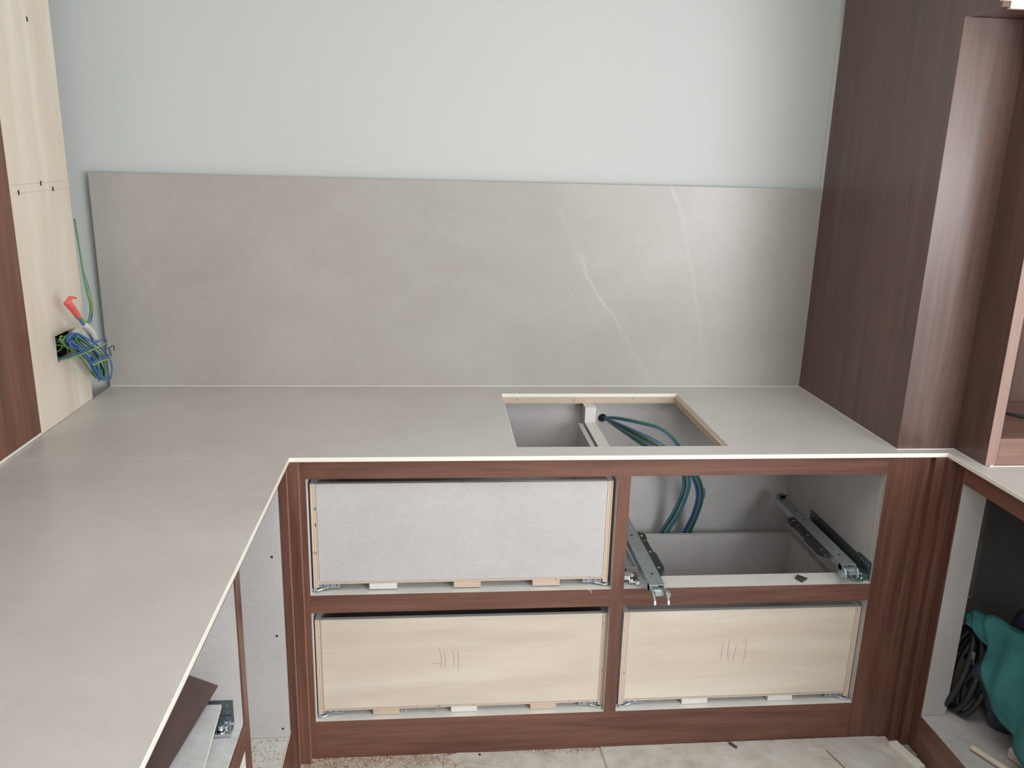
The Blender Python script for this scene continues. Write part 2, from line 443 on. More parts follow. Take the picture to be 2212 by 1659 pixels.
# ------------------------------------------------------------------ left plywood panel and brown tall panel
pp = empty('plywood_panel', (XL - 0.009, 2.36, ZT), 'tall raw birch plywood panel at the left end of the worktop, with a cable cut-out', 'panel')
HYa, HYb, HZa, HZb = 2.336, 2.461, 1.076, 1.149
slots = [(2.3964, 1.9647), (2.3627, 1.5574), (2.4301, 1.5403), (2.2356, 1.5391)]
plate('board', [2.1935, HYa, HYb, 2.5350], [ZT + 0.0005, HZa, HZb, 2.62], lambda u, v: not (HYa < u < HYb and HZa < v < HZb),
      (XL - 0.018, XL), 'YZ', [PLY_Z, PE['X']], pp, sidemat=1)
bm = bmesh.new()
for (y, z) in slots: add_box(bm, (XL + 0.0001, XL + 0.0006), (y - 0.0035, y + 0.0035), (z - 0.006, z + 0.006))
make('screw_slot', bm, DARK, pp, 'small dark screw slots')
bm = bmesh.new()
for (ya, za, yb, zb) in ((2.20, 1.5586, 2.525, 1.557), (2.20, 1.5384, 2.53, 1.5364)):
    add_box(bm, (XL + 0.0001, XL + 0.0003), (ya, yb), (za - 0.0004, za + 0.0004))
o = make('pencil_line', bm, plain('faint_pencil', (0.46, 0.38, 0.30), 0.8), pp, 'faint level lines drawn across')
bm = bmesh.new()
add_box(bm, (XL - 0.085, XL - 0.080), (HYa - 0.01, HYb + 0.01), (HZa - 0.01, HZb + 0.01))
add_box(bm, (XL - 0.080, XL - 0.0185), (HYa - 0.006, HYa - 0.001), (HZa - 0.01, HZb + 0.01))
add_box(bm, (XL - 0.080, XL - 0.0185), (HYb + 0.001, HYb + 0.006), (HZa - 0.01, HZb + 0.01))
add_box(bm, (XL - 0.080, XL - 0.0185), (HYa - 0.006, HYb + 0.006), (HZa - 0.01, HZa - 0.005))
add_box(bm, (XL - 0.080, XL - 0.0185), (HYa - 0.006, HYb + 0.006), (HZb + 0.005, HZb + 0.01))
make('socket_box', bm, BLACKP, pp, 'black box behind the cut-out')

tp = empty('tall_cabinet', (XL - 0.01, 1.3, ZT), 'dark brown wooden tall cabinet side at the far left beside the plywood panel', 'cabinet')
box('side_panel', (XL - 0.019, XL), (0.45, 2.1925), (ZT + 0.0075, 2.62), [wood('brown_wood_left', 'Z', (0.105, 0.042, 0.026), (0.20, 0.090, 0.056), 0.34, 4.4, 0.35)], tp)
box('edge_strip', (XL - 0.003, XL + 0.0006), (0.45, 2.1925), (ZT + 0.0003, ZT + 0.0070), [CREAM], tp, label='thin cream strip along the bottom edge')
box('front_edge', (XL - 0.0005, XL + 0.0005), (2.1925, 2.1950), (ZT + 0.0075, 2.62), [plain('pale_edge_band', (0.72, 0.62, 0.48))], tp, bevel=0, label='pale raw edge of the brown panel')

# ------------------------------------------------------------------ right tall cabinet
XN, YN, YQ, ZN = 1.4207, 2.0406, 1.9056, 2.0075
tc = empty('tall_cabinet', (1.30, 2.36, ZT), 'dark brown floor-to-ceiling cabinet standing on the right end of the worktop', 'cabinet')
plate('side_panel', [YQ, YN, YB], [ZT + 0.0006, ZN, 2.62], lambda u, v: u > YN or v > ZN, (XT, XT + 0.019), 'YZ', [WT], tc)
box('front_panel', (XT + 0.0005, XN + 0.03), (YN - 0.0002, YN + 0.018), (ZT + 0.0006, ZN - 0.0004), [wood('brown_wood_sheen', 'Z', CD, CL, 0.27, 6.2)], tc)
box('soffit', (XT + 0.019, 2.0), (YQ + 0.012, YB - 0.3), (ZN, ZN + 0.018), [W['X']], tc, label='underside above the recess')
bm = bmesh.new()
add_box(bm, (XT - 0.0002, 1.98), (YQ - 0.0004, YQ + 0.011), (2.0205, 2.62))
add_box(bm, (1.277, 1.98), (YQ - 0.0002, YQ + 0.011), (2.0045, 2.0205))
make('front_board', bm, [PLY_Z], tc, 'pale raw front board of the upper part')

cb = empty('shelf_cabinet', (1.70, 2.0, ZT), 'brown open-fronted cabinet with shelf space, standing on the worktop at the right edge', 'cabinet')
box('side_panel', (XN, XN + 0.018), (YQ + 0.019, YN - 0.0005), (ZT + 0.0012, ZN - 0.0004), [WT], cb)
box('stile', (XN, XN + 0.029), (YQ, YQ + 0.019), (ZT + 0.0012, ZN - 0.0004), [WTV_LIT, WT], cb, side={'x-': 1})
box('bottom_rail', (XN + 0.029, 1.98), (YQ, YQ + 0.019), (ZT + 0.0012, 0.989), [WTH_LIT], cb)
box('bottom_shelf', (XN + 0.018, 1.98), (YQ + 0.019, 2.26), (0.968, 0.9855), [WTH_LIT], cb)
box('back_panel', (XN + 0.018, 1.98), (2.26, 2.272), (0.95, ZN - 0.0004), [WT], cb)
box('side_panel', (1.98, 1.998), (YQ, 2.272), (ZT + 0.0012, ZN), [WT], cb)
box('liner', (XN + 0.0185, XN + 0.034), (YQ + 0.0195, YN - 0.002), (0.9857, ZN - 0.002), [WT], cb)
bm = bmesh.new(); disc(bm, frame_m((XN + 0.0342, 1.955, 1.272), (0, 1, 0), (0, 0, 1)), 0.0065, 0.002, 16)
make('cover_cap', bm, WTAPE, cb, 'small white screw cap')
bm = bmesh.new(); add_box(bm, (1.433, 1.443), (1.9035, 1.912), (ZT + 0.0001, ZT + 0.0035)); add_box(bm, (1.4455, 1.98), (1.904, 1.910), (ZT + 0.0001, ZT + 0.0016))
make('sealant', bm, CREAM, cb, 'thin white sealant line at the foot')
bm = bmesh.new(); tube(bm, [(1.605, 2.125, 0.991), (1.63, 2.10, 0.9905), (1.66, 2.075, 0.990), (1.72, 2.045, 0.990)], lambda t: 0.0028 + 0.0022 * math.sin(t * 3.1), 8)
props(make('pencil', bm, BLACKP), 'dark slender pencil lying on the bottom of the open cabinet at the right edge', 'pencil')

# ------------------------------------------------------------------ middle base cabinet
F1, F2, F3, F4 = -0.3308, 0.4843, 0.5184, 1.2304
YF = 2.0253
ZO, Z1, Z2, Z3 = 0.8474, 0.5146, 0.4616, 0.122
bc = empty('base_cabinet', (0.45, 2.33, 0.0), 'reddish brown base cabinet with four drawer openings under the worktop facing the camera', 'cabinet')
YD = YF + 0.019
box('stile', (-0.3470, F1), (YF, YD), (0.0, ZB - 0.0005), [W['Z'], WHITE], bc, side={'x+': 1}, bevel=0)
box('stile', (F2, F3), (YF, YD), (Z3, ZO), [W['Z'], WHITE], bc, side={'x+': 1, 'x-': 1}, bevel=0)
box('stile', (F4, 1.352), (YF, YD), (0.0, ZB - 0.0005), [W['Z'], LINEN], bc, side={'x-': 1}, bevel=0)
box('top_rail', (F1, F4), (YF, YD), (ZO, ZB - 0.0005), [W['X']], bc, bevel=0)
box('middle_rail', (F1, F2), (YF, YD), (Z2, Z1), [W['X'], WHITE], bc, side={'z+': 1}, bevel=0)
box('middle_rail', (F3, F4), (YF, YD), (Z2, Z1), [W['X'], WHITE], bc, side={'z+': 1}, bevel=0)
box('bottom_rail', (F1, F4), (YF, YD), (0.0, Z3), [W['X'], WHITE], bc, side={'z+': 1}, bevel=0)
# stepped filler posts at the two inner corners
box('filler_post', (-0.3720, -0.3462), (2.0045, YF + 0.0003), (0.0, ZB - 0.0005), [W['Z'], EDGE_LIT], bc, side={'x+': 1})
box('filler_post', (-0.3965, -0.3722), (1.9840, 2.0245), (0.0, ZB - 0.0005), [W['Z'], EDGE_LIT], bc, side={'x+': 1})
box('filler_post', (1.3520, 1.3790), (2.0045, YF + 0.0003), (0.0, ZB - 0.0005), [W['Z']], bc)
box('filler_post', (1.3792, 1.4000), (1.9840, 2.0245), (0.0, ZB - 0.0005), [W['Z']], bc)
# carcass
box('side_panel', (F1 - 0.018, F1 + 0.0012), (YD, 2.62), (0.10, 0.880), [LINEN, WHITE], bc, side={'y-': 1})
box('side_panel', (F4 - 0.0005, F4 + 0.018), (YD, 2.62), (0.10, 0.880), [LINEN, WHITE], bc, side={'y-': 1})
plate('partition', [YD + 0.0002, 2.5400, 2.6195], [Z3 + 0.0005, 0.8312, 0.8800], lambda u, v: u > 2.54 or v < 0.8312, (F2 - 0.0006, F3 + 0.0006), 'YZ', [LINEN, WHITE], bc, sidemat=1)
def back_in(x, z): return True
# back panel with a round cable hole: ring of quads around the hole
def back_panel():
    bm = bmesh.new(); cx, cz, r, n = 0.558, 0.8185, 0.0150, 24
    x0, x1, z0, z1 = F1 - 0.018, F4 + 0.018, 0.10, 0.880
    ang = [2 * math.pi * k / n for k in range(n)]
    hx0, hx1, hz0, hz1 = cx - 0.03, cx + 0.03, cz - 0.03, cz + 0.03
    for yy in (2.6200, 2.6320):
        ring = [bm.verts.new((cx + r * math.cos(a), yy, cz + r * math.sin(a))) for a in ang]
        sq = []
        for a in ang:
            c, s_ = math.cos(a), math.sin(a); k = 0.03 / max(abs(c), abs(s_))
            sq.append(bm.verts.new((cx + c * k, yy, cz + s_ * k)))
        for i in range(n): bm.faces.new((ring[i], ring[(i + 1) % n], sq[(i + 1) % n], sq[i]))
        for (a, b, c, d) in ((x0, hx0, z0, z1), (hx1, x1, z0, z1), (hx0, hx1, z0, hz0), (hx0, hx1, hz1, z1)):
            bm.faces.new([bm.verts.new(p) for p in ((a, yy, c), (b, yy, c), (b, yy, d), (a, yy, d))])
        if yy < 2.625: first = ring
        else:
            for i in range(n): bm.faces.new((first[i], first[(i + 1) % n], ring[(i + 1) % n], ring[i]))
    make('back_panel', bm, [LINEN], bc)
back_panel()
bm = bmesh.new(); disc(bm, frame_m((0.558, 2.650, 0.8185), (1, 0, 0), (0, 0, 1)), 0.026, 0.017, 20)  # closed dark disc stands for the shade behind the hole
make('hole_shade_disc', bm, DARK, bc, 'dark disc painting the shade inside the cable hole')
box('shelf', (F1 + 0.0014, F2 - 0.0008), (YD, 2.53), (Z1 - 0.016, Z1 + 0.0), [WHITE], bc)
box('shelf_rail', (F3 + 0.0008, F4 - 0.0006), (YD, 2.0935), (Z1 - 0.016, Z1), [WHITE], bc, label='narrow white rail in the open bay')
box('bottom_panel', (F1 + 0.0014, F2 - 0.0008), (YD, 2.619), (Z3 - 0.016, Z3), [WHITE], bc)
box('bottom_panel', (F3 + 0.0008, F4 - 0.0006), (YD, 2.619), (Z3 - 0.016, Z3), [WHITE], bc)
bm = bmesh.new()
add_box(bm, (F4 - 0.0012, F4 - 0.0006), (2.0560, 2.0585), (0.830, 0.837))
make('screw_hole', bm, DARK, bc, 'tiny hole in the bay side')

def slide(parent, O, ex, ey, z0, carry=(0.0, 0.46), strip=True, front_ext=0.0, wall=(0.0, 0.42), hook=True, label=None, prong=1.0):
    """undermount runner. local x = away from the side it is screwed to, y = into the cabinet, z = up"""
    ex = Vector(ex); ey = Vector(ey)
    M = Matrix(((ex.x, ey.x, 0, O[0]), (ex.y, ey.y, 0, O[1]), (0, 0, 1, z0), (0, 0, 0, 1)))
    bm = bmesh.new()
    w0, w1 = wall
    # wall angle: upright leaf, stepped near the front, and the floor leaf
    add_box(bm, (0.0004, 0.0024), (w0, w0 + 0.075), (0.004, 0.056), M=M)
    add_box(bm, (0.0004, 0.0024), (w0 + 0.075, w1), (0.004, 0.048), M=M)
    add_box(bm, (0.0024, 0.0180), (w0 + 0.01, w1), (0.004, 0.0060), M=M)
    add_box(bm, (0.0165, 0.0180), (w0 + 0.03, w1), (0.006, 0.024), M=M)
    root = make('drawer_slide', bm, ZINC_D, parent, label)
    # screw holes and screws, in two rows at the front and small groups behind
    bm = bmesh.new()
    for i in range(4):
        for j in range(2):
            c = M @ Vector((0.0026, w0 + 0.012 + i * 0.014, 0.028 + j * 0.016))
            disc(bm, frame_m(c, ey, (0, 0, 1)), 0.0036, 0.0004 if False else 0.0005, 10, 0)
    for yy in (0.17, 0.185, 0.235, 0.25, 0.34, 0.355, 0.37):
        if yy < w1 - w0:
            c = M @ Vector((0.0026, w0 + yy, 0.034)); disc(bm, frame_m(c, ey, (0, 0, 1)), 0.0028, 0.0005, 8, 0)
    make('screw_hole', bm, CHROME, root, 'row of bright holes')['kind'] = 'stuff'
    # carrier: a channel with a flat top and folded sides
    c0, c1 = carry
    bm = bmesh.new()
    add_box(bm, (0.047, 0.088), (c0, c1), (0.0520, 0.0540), M=M)
    add_box(bm, (0.047, 0.049), (c0, c1), (0.034, 0.0520), M=M)
    add_box(bm, (0.086, 0.088), (c0, c1), (0.034, 0.0520), M=M)
    add_box(bm, (0.049, 0.056), (c0, c1), (0.034, 0.0355), M=M)
    add_box(bm, (0.079, 0.086), (c0, c1), (0.034, 0.0355), M=M)
    add_box(bm, (0.018, 0.047), (w0 + 0.05, w1 - 0.02), (0.020, 0.024), M=M)      # middle member
    make('carrier_rail', bm, ZINC, root, 'flat grey carrier rail')
    bm = bmesh.new()
    for yy in (0.06, 0.30, 0.36):
        if c0 + yy < c1:
            c = M @ Vector((0.068, c0 + yy, 0.0541)); disc(bm, frame_m(c, (1, 0, 0), (0, 1, 0)), 0.004, 0.0004, 10)
    make('rail_hole', bm, DARK, root)
    if strip:
        bm = bmesh.new()
        a, b = c0 + 0.07, c0 + 0.33
        n = 12
        prof = [(0.0885, a), (0.104, a + 0.010), (0.114, a + 0.03), (0.114, a + 0.12), (0.108, a + 0.135), (0.108, b - 0.05), (0.112, b - 0.04), (0.112, b - 0.012), (0.100, b), (0.0885, b)]
        lo = [bm.verts.new(M @ Vector((p[0], p[1], 0.036))) for p in prof]; hi = [bm.verts.new(M @ Vector((p[0], p[1], 0.049))) for p in prof]
        bm.faces.new(lo); bm.faces.new(hi)
        for i in range(len(prof)): bm.faces.new((lo[i], lo[(i + 1) % len(prof)], hi[(i + 1) % len(prof)], hi[i]))
        make('damper_housing', bm, BLACKP, root, 'black plastic housing beside the rail')
        bm = bmesh.new()
        for k, yy in enumerate((a + 0.035, a + 0.13, b - 0.025)):
            c = M @ Vector((0.099, yy, 0.0491)); disc(bm, frame_m(c, (1, 0, 0), (0, 1, 0)), 0.0035, 0.0007, 10, 0)
        c = M @ Vector((0.100, b - 0.06, 0.0491)); disc(bm, frame_m(c, (1, 0, 0), (0, 1, 0)), 0.003, 0.0008, 8, 1)
        make('rivet', bm, [CHROME, ORANGE], root)
    # front catch: two prongs, block, adjusting wheel
    bm = bmesh.new()
    f = c0
    for xx in (0.047, 0.083):
        prof = [(f + 0.02, 0.050)] + [(f - d * prong, h) for d, h in ((0.030, 0.048), (0.052, 0.036), (0.055, 0.026), (0.046, 0.024), (0.040, 0.034), (0.020, 0.036))] + [(f + 0.02, 0.032)]
        A = [bm.verts.new(M @ Vector((xx, p[0], p[1]))) for p in prof]; B = [bm.verts.new(M @ Vector((xx + 0.005, p[0], p[1]))) for p in prof]
        bm.faces.new(A); bm.faces.new(B)
        for i in range(len(prof)): bm.faces.new((A[i], A[(i + 1) % 8], B[(i + 1) % 8], B[i]))
    add_box(bm, (0.052, 0.083), (f - 0.012, f + 0.004), (0.030, 0.046), M=M)
    add_box(bm, (0.058, 0.077), (f - 0.024, f - 0.012), (0.034, 0.042), M=M)
    add_box(bm, (0.088, 0.099), (f - 0.02, f - 0.004), (0.026, 0.040), M=M)
    make('front_catch', bm, ZINC, root, 'pronged metal catch')
    bm = bmesh.new()
    c = M @ Vector((0.030, w0 + 0.020, 0.012)); disc(bm, frame_m(c, (1, 0, 0), (0, 1, 0)), 0.009, 0.010, 14)
    c = M @ Vector((0.040, w0 - 0.002, 0.008)); disc(bm, frame_m(c, ex, (0, 0, 1)), 0.006, 0.010, 12)
    add_box(bm, (0.018, 0.046), (w0 - 0.004, w0 + 0.05), (0.0045, 0.010), M=M)
    add_box(bm, (0.004, 0.022), (w0 + 0.004, w0 + 0.03), (0.010, 0.022), M=M)
    make('adjuster', bm, CHROME, root, 'bright adjusting wheel')
    if hook:
        bm = bmesh.new()
        add_box(bm, (0.050, 0.085), (c1, c1 + 0.006), (0.050, 0.064), M=M)
        c = M @ Vector((0.067, c1 + 0.000, 0.058)); disc(bm, frame_m(c, ex, (0, 0, 1)), 0.009, 0.014, 12)
        make('rear_hook', bm, ZINC_D, root)
    return root
slide(bc, (F4 - 0.0006, 2.000, 0), (-1, 0, 0), (0, 1, 0), Z1 + 0.004, carry=(0.030, 0.50), wall=(0.030, 0.42), prong=0.45, label='runner on the right side of the open bay')
slide(bc, (F3 + 0.0008, 1.960, 0), (1, 0, 0), (0, 1, 0), Z1 + 0.004, carry=(-0.020, 0.46), wall=(0.086, 0.52), label='runner on the left side of the open bay, pulled slightly forward')

# ------------------------------------------------------------------ drawers (parts of the base cabinet)
def drawer(x0, x1, z0, z1, label, face, blocks, back_top, skew=0.0, side_edge=None, latch=True):
    yf, yb, t = 2.0450, 2.5420, 0.0145
    bm = bmesh.new()
    for (a, b) in ((x0, x0 + t), (x1 - t, x1)):
        add_box(bm, (a, b), (yf, yb), (z0, z1), 0, {'y-': 1, 'z+': 2}, bevel=0.0)
    add_box(bm, (x0 + t, x1 - t), (yb - t, yb), (z0 + 0.016, back_top), 0, {'z+': 2})
    add_box(bm, (x0 + t, x1 - t), (yf + 0.0006, yb - t), (z0 + 0.0105, z0 + 0.0165), 0, {'y-': 3})
    o = make('drawer', bm, [LINEN, PE['X'], face[1], PE['Z']], bc, label)
    fb = box('front_board', (x0 + t + 0.0006, x1 - t - 0.0006), (yf + 0.0004, yf + t), (z0 + 0.0170, z1 - 0.0010), [face[0], face[1]], o, side={'z+': 1}, label=face[2])
    for (bx0, bx1, mat, lab) in blocks:
        box('spacer_block', (bx0, bx1), (yf - 0.0012, yf + 0.05), (z0 - 0.0065, z0 + 0.0100), [mat], o, bevel=0.0006, label=lab)
    if latch:
        for sgn, xa in ((1, x0 + t), (-1, x1 - t)):
            bm = bmesh.new()
            add_box(bm, (xa + sgn * 0.001, xa + sgn * 0.055), (yf + 0.006, yf + 0.008), (z0 - 0.004, z0 + 0.0102))
            add_box(bm, (xa + sgn * 0.001, xa + sgn * 0.055), (yf + 0.008, yf + 0.07), (z0 + 0.0075, z0 + 0.0100))
            L = make('slide_clip', bm, plain('grey_clip', (0.26, 0.29, 0.32), 0.5), o, 'grey clip with three holes')
            bm = bmesh.new()
            for k in range(3): disc(bm, frame_m((xa + sgn * (0.010 + k * 0.018), yf + 0.0060, z0 + 0.004), (1, 0, 0), (0, 0, 1)), 0.0020, 0.0006, 10)
            make('clip_hole', bm, DARK, L)
            # foot of the runner showing in the corner under the box
            bm = bmesh.new()
            xb = xa - sgn * (t + 0.006)
            pts = [(xb, yf + 0.004, z0 - 0.0035), (xb + sgn * 0.014, yf - 0.004, z0 - 0.006), (xb + sgn * 0.030, yf + 0.002, z0 - 0.004), (xb + sgn * 0.044, yf + 0.004, z0 - 0.001)]
            tube(bm, pts, 0.0032, 7)
            add_box(bm, (xb + sgn * 0.002, xb + sgn * 0.016), (yf, yf + 0.05), (z0 - 0.009, z0 - 0.005))
            add_box(bm, (xb - sgn * 0.003, xb - sgn * 0.0015), (yf - 0.006, yf + 0.10), (z0 - 0.008, z0 + 0.045))
            disc(bm, frame_m((xb + sgn * 0.010, yf - 0.001, z0 - 0.0050), (1, 0, 0), (0, 1, 0)), 0.006, 0.005, 12)
            make('runner_foot', bm, ZINC, o)
    return o
LG = ('plywood spacer block', 'white spacer block')
d1 = drawer(-0.3245, 0.4768, 0.5262, 0.8265, 'upper left drawer with a grey linen-look front', (LINEN, LINEN, None),
            [(-0.177, -0.1026, WHITE, LG[1]), (0.0505, 0.1242, PE['Z'], LG[0]), (0.2667, 0.3421, PE['Z'], LG[0])], 0.600)
bm = bmesh.new()
for z in (0.7566, 0.7106): add_box(bm, (-0.3142, -0.3120), (2.0440, 2.0449), (z - 0.005, z + 0.004))
make('dark_slot', bm, DARK, d1)
bm = bmesh.new(); add_box(bm, (-0.252, -0.222), (2.052, 2.056), (0.5345, 0.5365)); make('red_mark', bm, RED, d1, 'smear of red on the lower edge')
d2 = drawer(-0.3258, 0.4838, 0.1305, 0.4290, 'lower left drawer with a bare plywood front', (PLY_X, plain('grey_ply_top', (0.50, 0.50, 0.47)), 'bare birch plywood front'),
            [(-0.1744, -0.1005, PE['Z'], LG[0]), (0.0453, 0.1196, WHITE, LG[1]), (0.2727, 0.3476, PE['Z'], LG[0])], 0.4290)
d3 = drawer(0.5300, 1.2266, 0.1300, 0.4300, 'lower right drawer with a bare plywood front', (PLY_X, plain('grey_ply_top', (0.50, 0.50, 0.47)), 'bare birch plywood front'),
            [(0.7190, 0.7958, WHITE, LG[1]), (0.9785, 1.0542, WHITE, LG[1])], 0.4300)
def strokes(parent, lines):
    bm = bmesh.new()
    for l in lines:
        c = catmull([(p[0], 2.0449, p[1]) for p in l], 6)
        for a, b in zip(c, c[1:]):
            d = (b - a).normalized(); n = Vector((d.z, 0, -d.x)) * 0.00032
            e = Vector((0, -0.0002, 0))
            q = [bm.verts.new(p) for p in (a - n, a + n, b + n, b - n)]; r = [bm.verts.new(p + e) for p in (a - n, a + n, b + n, b - n)]
            bm.faces.new(q); bm.faces.new(r)
            for i in range(4): bm.faces.new((q[i], q[(i + 1) % 4], r[(i + 1) % 4], r[i]))
    o = make('pencil_mark', bm, PENCIL, parent, 'thin upright pencil strokes')
strokes(d2, [[(0.0105, 0.335), (0.0170, 0.312), (0.0185, 0.285), (0.0172, 0.268)], [(0.0250, 0.322), (0.0295, 0.295), (0.0282, 0.270)],
             [(0.0480, 0.325), (0.0530, 0.300), (0.0528, 0.270)], [(0.0630, 0.322), (0.0660, 0.295), (0.0648, 0.262)], [(-0.010, 0.2835), (0.018, 0.2840)]])
strokes(d3, [[(0.8255, 0.318), (0.8240, 0.295), (0.8248, 0.268)], [(0.8440, 0.334), (0.8430, 0.290), (0.8475, 0.262)],
             [(0.8660, 0.315), (0.8630, 0.285), (0.8600, 0.258)], [(0.8920, 0.338), (0.8950, 0.300), (0.8935, 0.270), (0.8885, 0.252)]])

# ------------------------------------------------------------------ left base cabinet
XF = -0.39
lc = empty('base_cabinet', (-0.70, 1.0, 0.0), 'reddish brown base cabinet under the left arm of the worktop, its fronts facing right', 'cabinet')
yS = [(1.5110, 1.5450), (0.45, 0.50)]
for (a, b) in yS: box('stile', (XF - 0.004, XF), (a, b), (0.0, ZB - 0.0005), [W['Z']], lc)
box('top_rail', (XF - 0.004, XF), (0.50, 1.5110), (ZO, ZB - 0.0005), [W['Y']], lc)
box('top_rail', (XF - 0.004, XF), (1.5450, 1.9530), (ZO, ZB - 0.0005), [W['Y']], lc)
box('middle_rail', (XF - 0.004, XF), (0.50, 1.5110), (Z2, Z1), [W['Y']], lc)
box('bottom_rail', (XF - 0.004, XF), (0.50, 1.5110), (0.0, Z3), [W['Y']], lc)
box('bottom_rail', (XF - 0.004, XF), (1.5450, 1.9820), (0.0, 0.1285), [W['Y'], CREAM], lc, side={'z+': 1})
box('end_panel', (-1.00, XF - 0.0002), (1.9530, 1.9700), (0.1320, 0.8800), [LINEN], lc)
bm = bmesh.new()
for (x, z) in ((-0.4166 * 1.953 / 1.98, 0.667), (-0.4150 * 1.953 / 1.98, 0.441), (-0.4128 * 1.953 / 1.98, 0.159)):
    disc(bm, frame_m((x, 1.9530, z), (1, 0, 0), (0, 0, 1)), 0.0034, 0.0006, 12)
make('drill_hole', bm, DARK, lc, 'three dark drill holes in the end panel')
box('bottom_panel', (-1.00, XF - 0.0045), (1.5305, 1.9700), (0.1140, 0.1310), [WHITE], lc)
box('divider', (-1.00, XF - 0.0045), (1.5121, 1.5300), (0.1310, 0.8800), [LINEN, WHITE], lc, side={'x+': 1})
box('shelf', (-1.00, XF - 0.0045), (0.50, 1.5118), (Z1 - 0.016, Z1), [linen('pale_linen_shelf', (0.60, 0.60, 0.60))], lc)
box('bottom_panel', (-1.00, XF - 0.0045), (0.50, 1.5118), (Z3 - 0.016, Z3), [WHITE], lc)
box('divider', (-1.00, XF - 0.0045), (0.46, 0.50), (0.1310, 0.8800), [LINEN], lc)
box('back_panel', (-1.012, -1.0005), (0.46, 1.97), (0.10, 0.8800), [LINEN], lc)
box('liner', (XF - 0.022, XF - 0.0045), (1.4965, 1.5115), (Z3, Z1 - 0.017), [WHITE], lc)
slide(lc, (XF - 0.012, 1.5118, 0), (0, -1, 0), (-1, 0, 0), Z1 + 0.0005, carry=(0.058, 0.46), wall=(0.010, 0.42), strip=False, prong=0.35, label='runner at the back of the upper opening')
slide(lc, (XF - 0.012, 0.5005, 0), (0, 1, 0), (-1, 0, 0), Z1 + 0.0005, carry=(0.058, 0.46), wall=(0.010, 0.42), strip=False, prong=0.35, label='runner at the near side of the upper opening')
# drawer in the opening below, set back a little
bm = bmesh.new()
add_box(bm, (-0.95, -0.405), (1.470, 1.4845), (Z3 + 0.012, 0.430), 0, {'x+': 1})
add_box(bm, (-0.95, -0.405), (0.515, 0.5295), (Z3 + 0.012, 0.430), 0, {'x+': 1})
add_box(bm, (-0.95, -0.936), (0.5295, 1.470), (Z3 + 0.012, 0.430))
add_box(bm, (-0.936, -0.420), (0.5295, 1.470), (Z3 + 0.020, Z3 + 0.026))
ld = make('drawer', bm, [LINEN, PE['Y']], lc, 'drawer box in the lower opening')
box('front_board', (-0.4195, -0.4055), (0.5297, 1.4698), (Z3 + 0.026, 0.429), [PLY_X], ld, label='bare plywood front')

# loose pale board laid across the runners, and the brown sample sheet leaning on it
bm = bmesh.new()
prism(bm, [(-0.428, 1.4860), (-0.392, 0.960), (-0.80, 0.950), (-0.835, 1.4880)], 0.5740, 0.5800, 0, 1)
lb = make('loose_board', bm, [linen('pale_linen_board', (0.62, 0.62, 0.62)), CREAM])
props(lb, 'pale grey loose board with cream edge lying on the drawer runners in the left cabinet', 'board')
A = Vector((-0.4944, 1.508, 0.6344)); B = Vector((-0.4377, 1.508, 0.6076)); Cc = Vector((-0.4755, 1.3028, 0.585))
A2 = A + (A - B) * 1.2
Dn = (Cc - B); B2 = B + Dn * 1.25; A3 = A2 + Dn * 1.25
nrm = (B - A).cross(Cc - B).normalized();
if nrm.z < 0: nrm = -nrm
bm = bmesh.new(); up = nrm * 0.0012
q = [bm.verts.new(p) for p in (A2, B, B2, A3)]; r = [bm.verts.new(p + up) for p in (A2, B, B2, A3)]
bm.faces.new(q); bm.faces.new(r)
for i in range(4): bm.faces.new((q[i], q[(i + 1) % 4], r[(i + 1) % 4], r[i]))
props(make('veneer_sheet', bm, M_SHEET), 'dark brown rectangular veneer sheet lying on the pale loose board in the left cabinet', 'sheet')

# ------------------------------------------------------------------ right base cabinet
XR = 1.40
rc = empty('base_cabinet', (1.70, 1.4, 0.0), 'dark brown open base cabinet under the right arm of the worktop, holding a teal cloth', 'cabinet')
box('stile', (XR, XR + 0.004), (1.9520, 1.9835), (0.0, ZB - 0.0005), [W['Z']], rc)
box('stile', (XR, XR + 0.004), (0.90, 0.95), (0.0, ZB - 0.0005), [W['Z']], rc)
box('top_rail', (XR, XR + 0.004), (0.95, 1.9520), (0.8480, ZB - 0.0005), [W['Y']], rc)
box('bottom_rail', (XR, XR + 0.004), (0.95, 1.9520), (0.0, 0.1235), [W['Y']], rc)
box('side_panel', (XR + 0.0042, 1.478), (1.9525, 1.9700), (0.1240, 0.8800), [LINEN], rc)
box('bottom_panel', (XR + 0.0042, 1.985), (0.95, 2.60), (0.1075, 0.1235), [LINEN], rc)
box('back_panel', (1.985, 1.997), (0.95, 2.612), (0.10, 0.8800), [LINEN], rc)
box('rear_panel', (1.4000, 1.985), (2.600, 2.612), (0.1235, 0.8800), [LINEN], rc)
box('side_panel', (1.255, 1.2725), (2.045, 2.60), (0.10, 0.8800), [LINEN], rc)
box('side_panel', (XR + 0.0042, 1.985), (0.93, 0.948), (0.1240, 0.8800), [LINEN], rc)

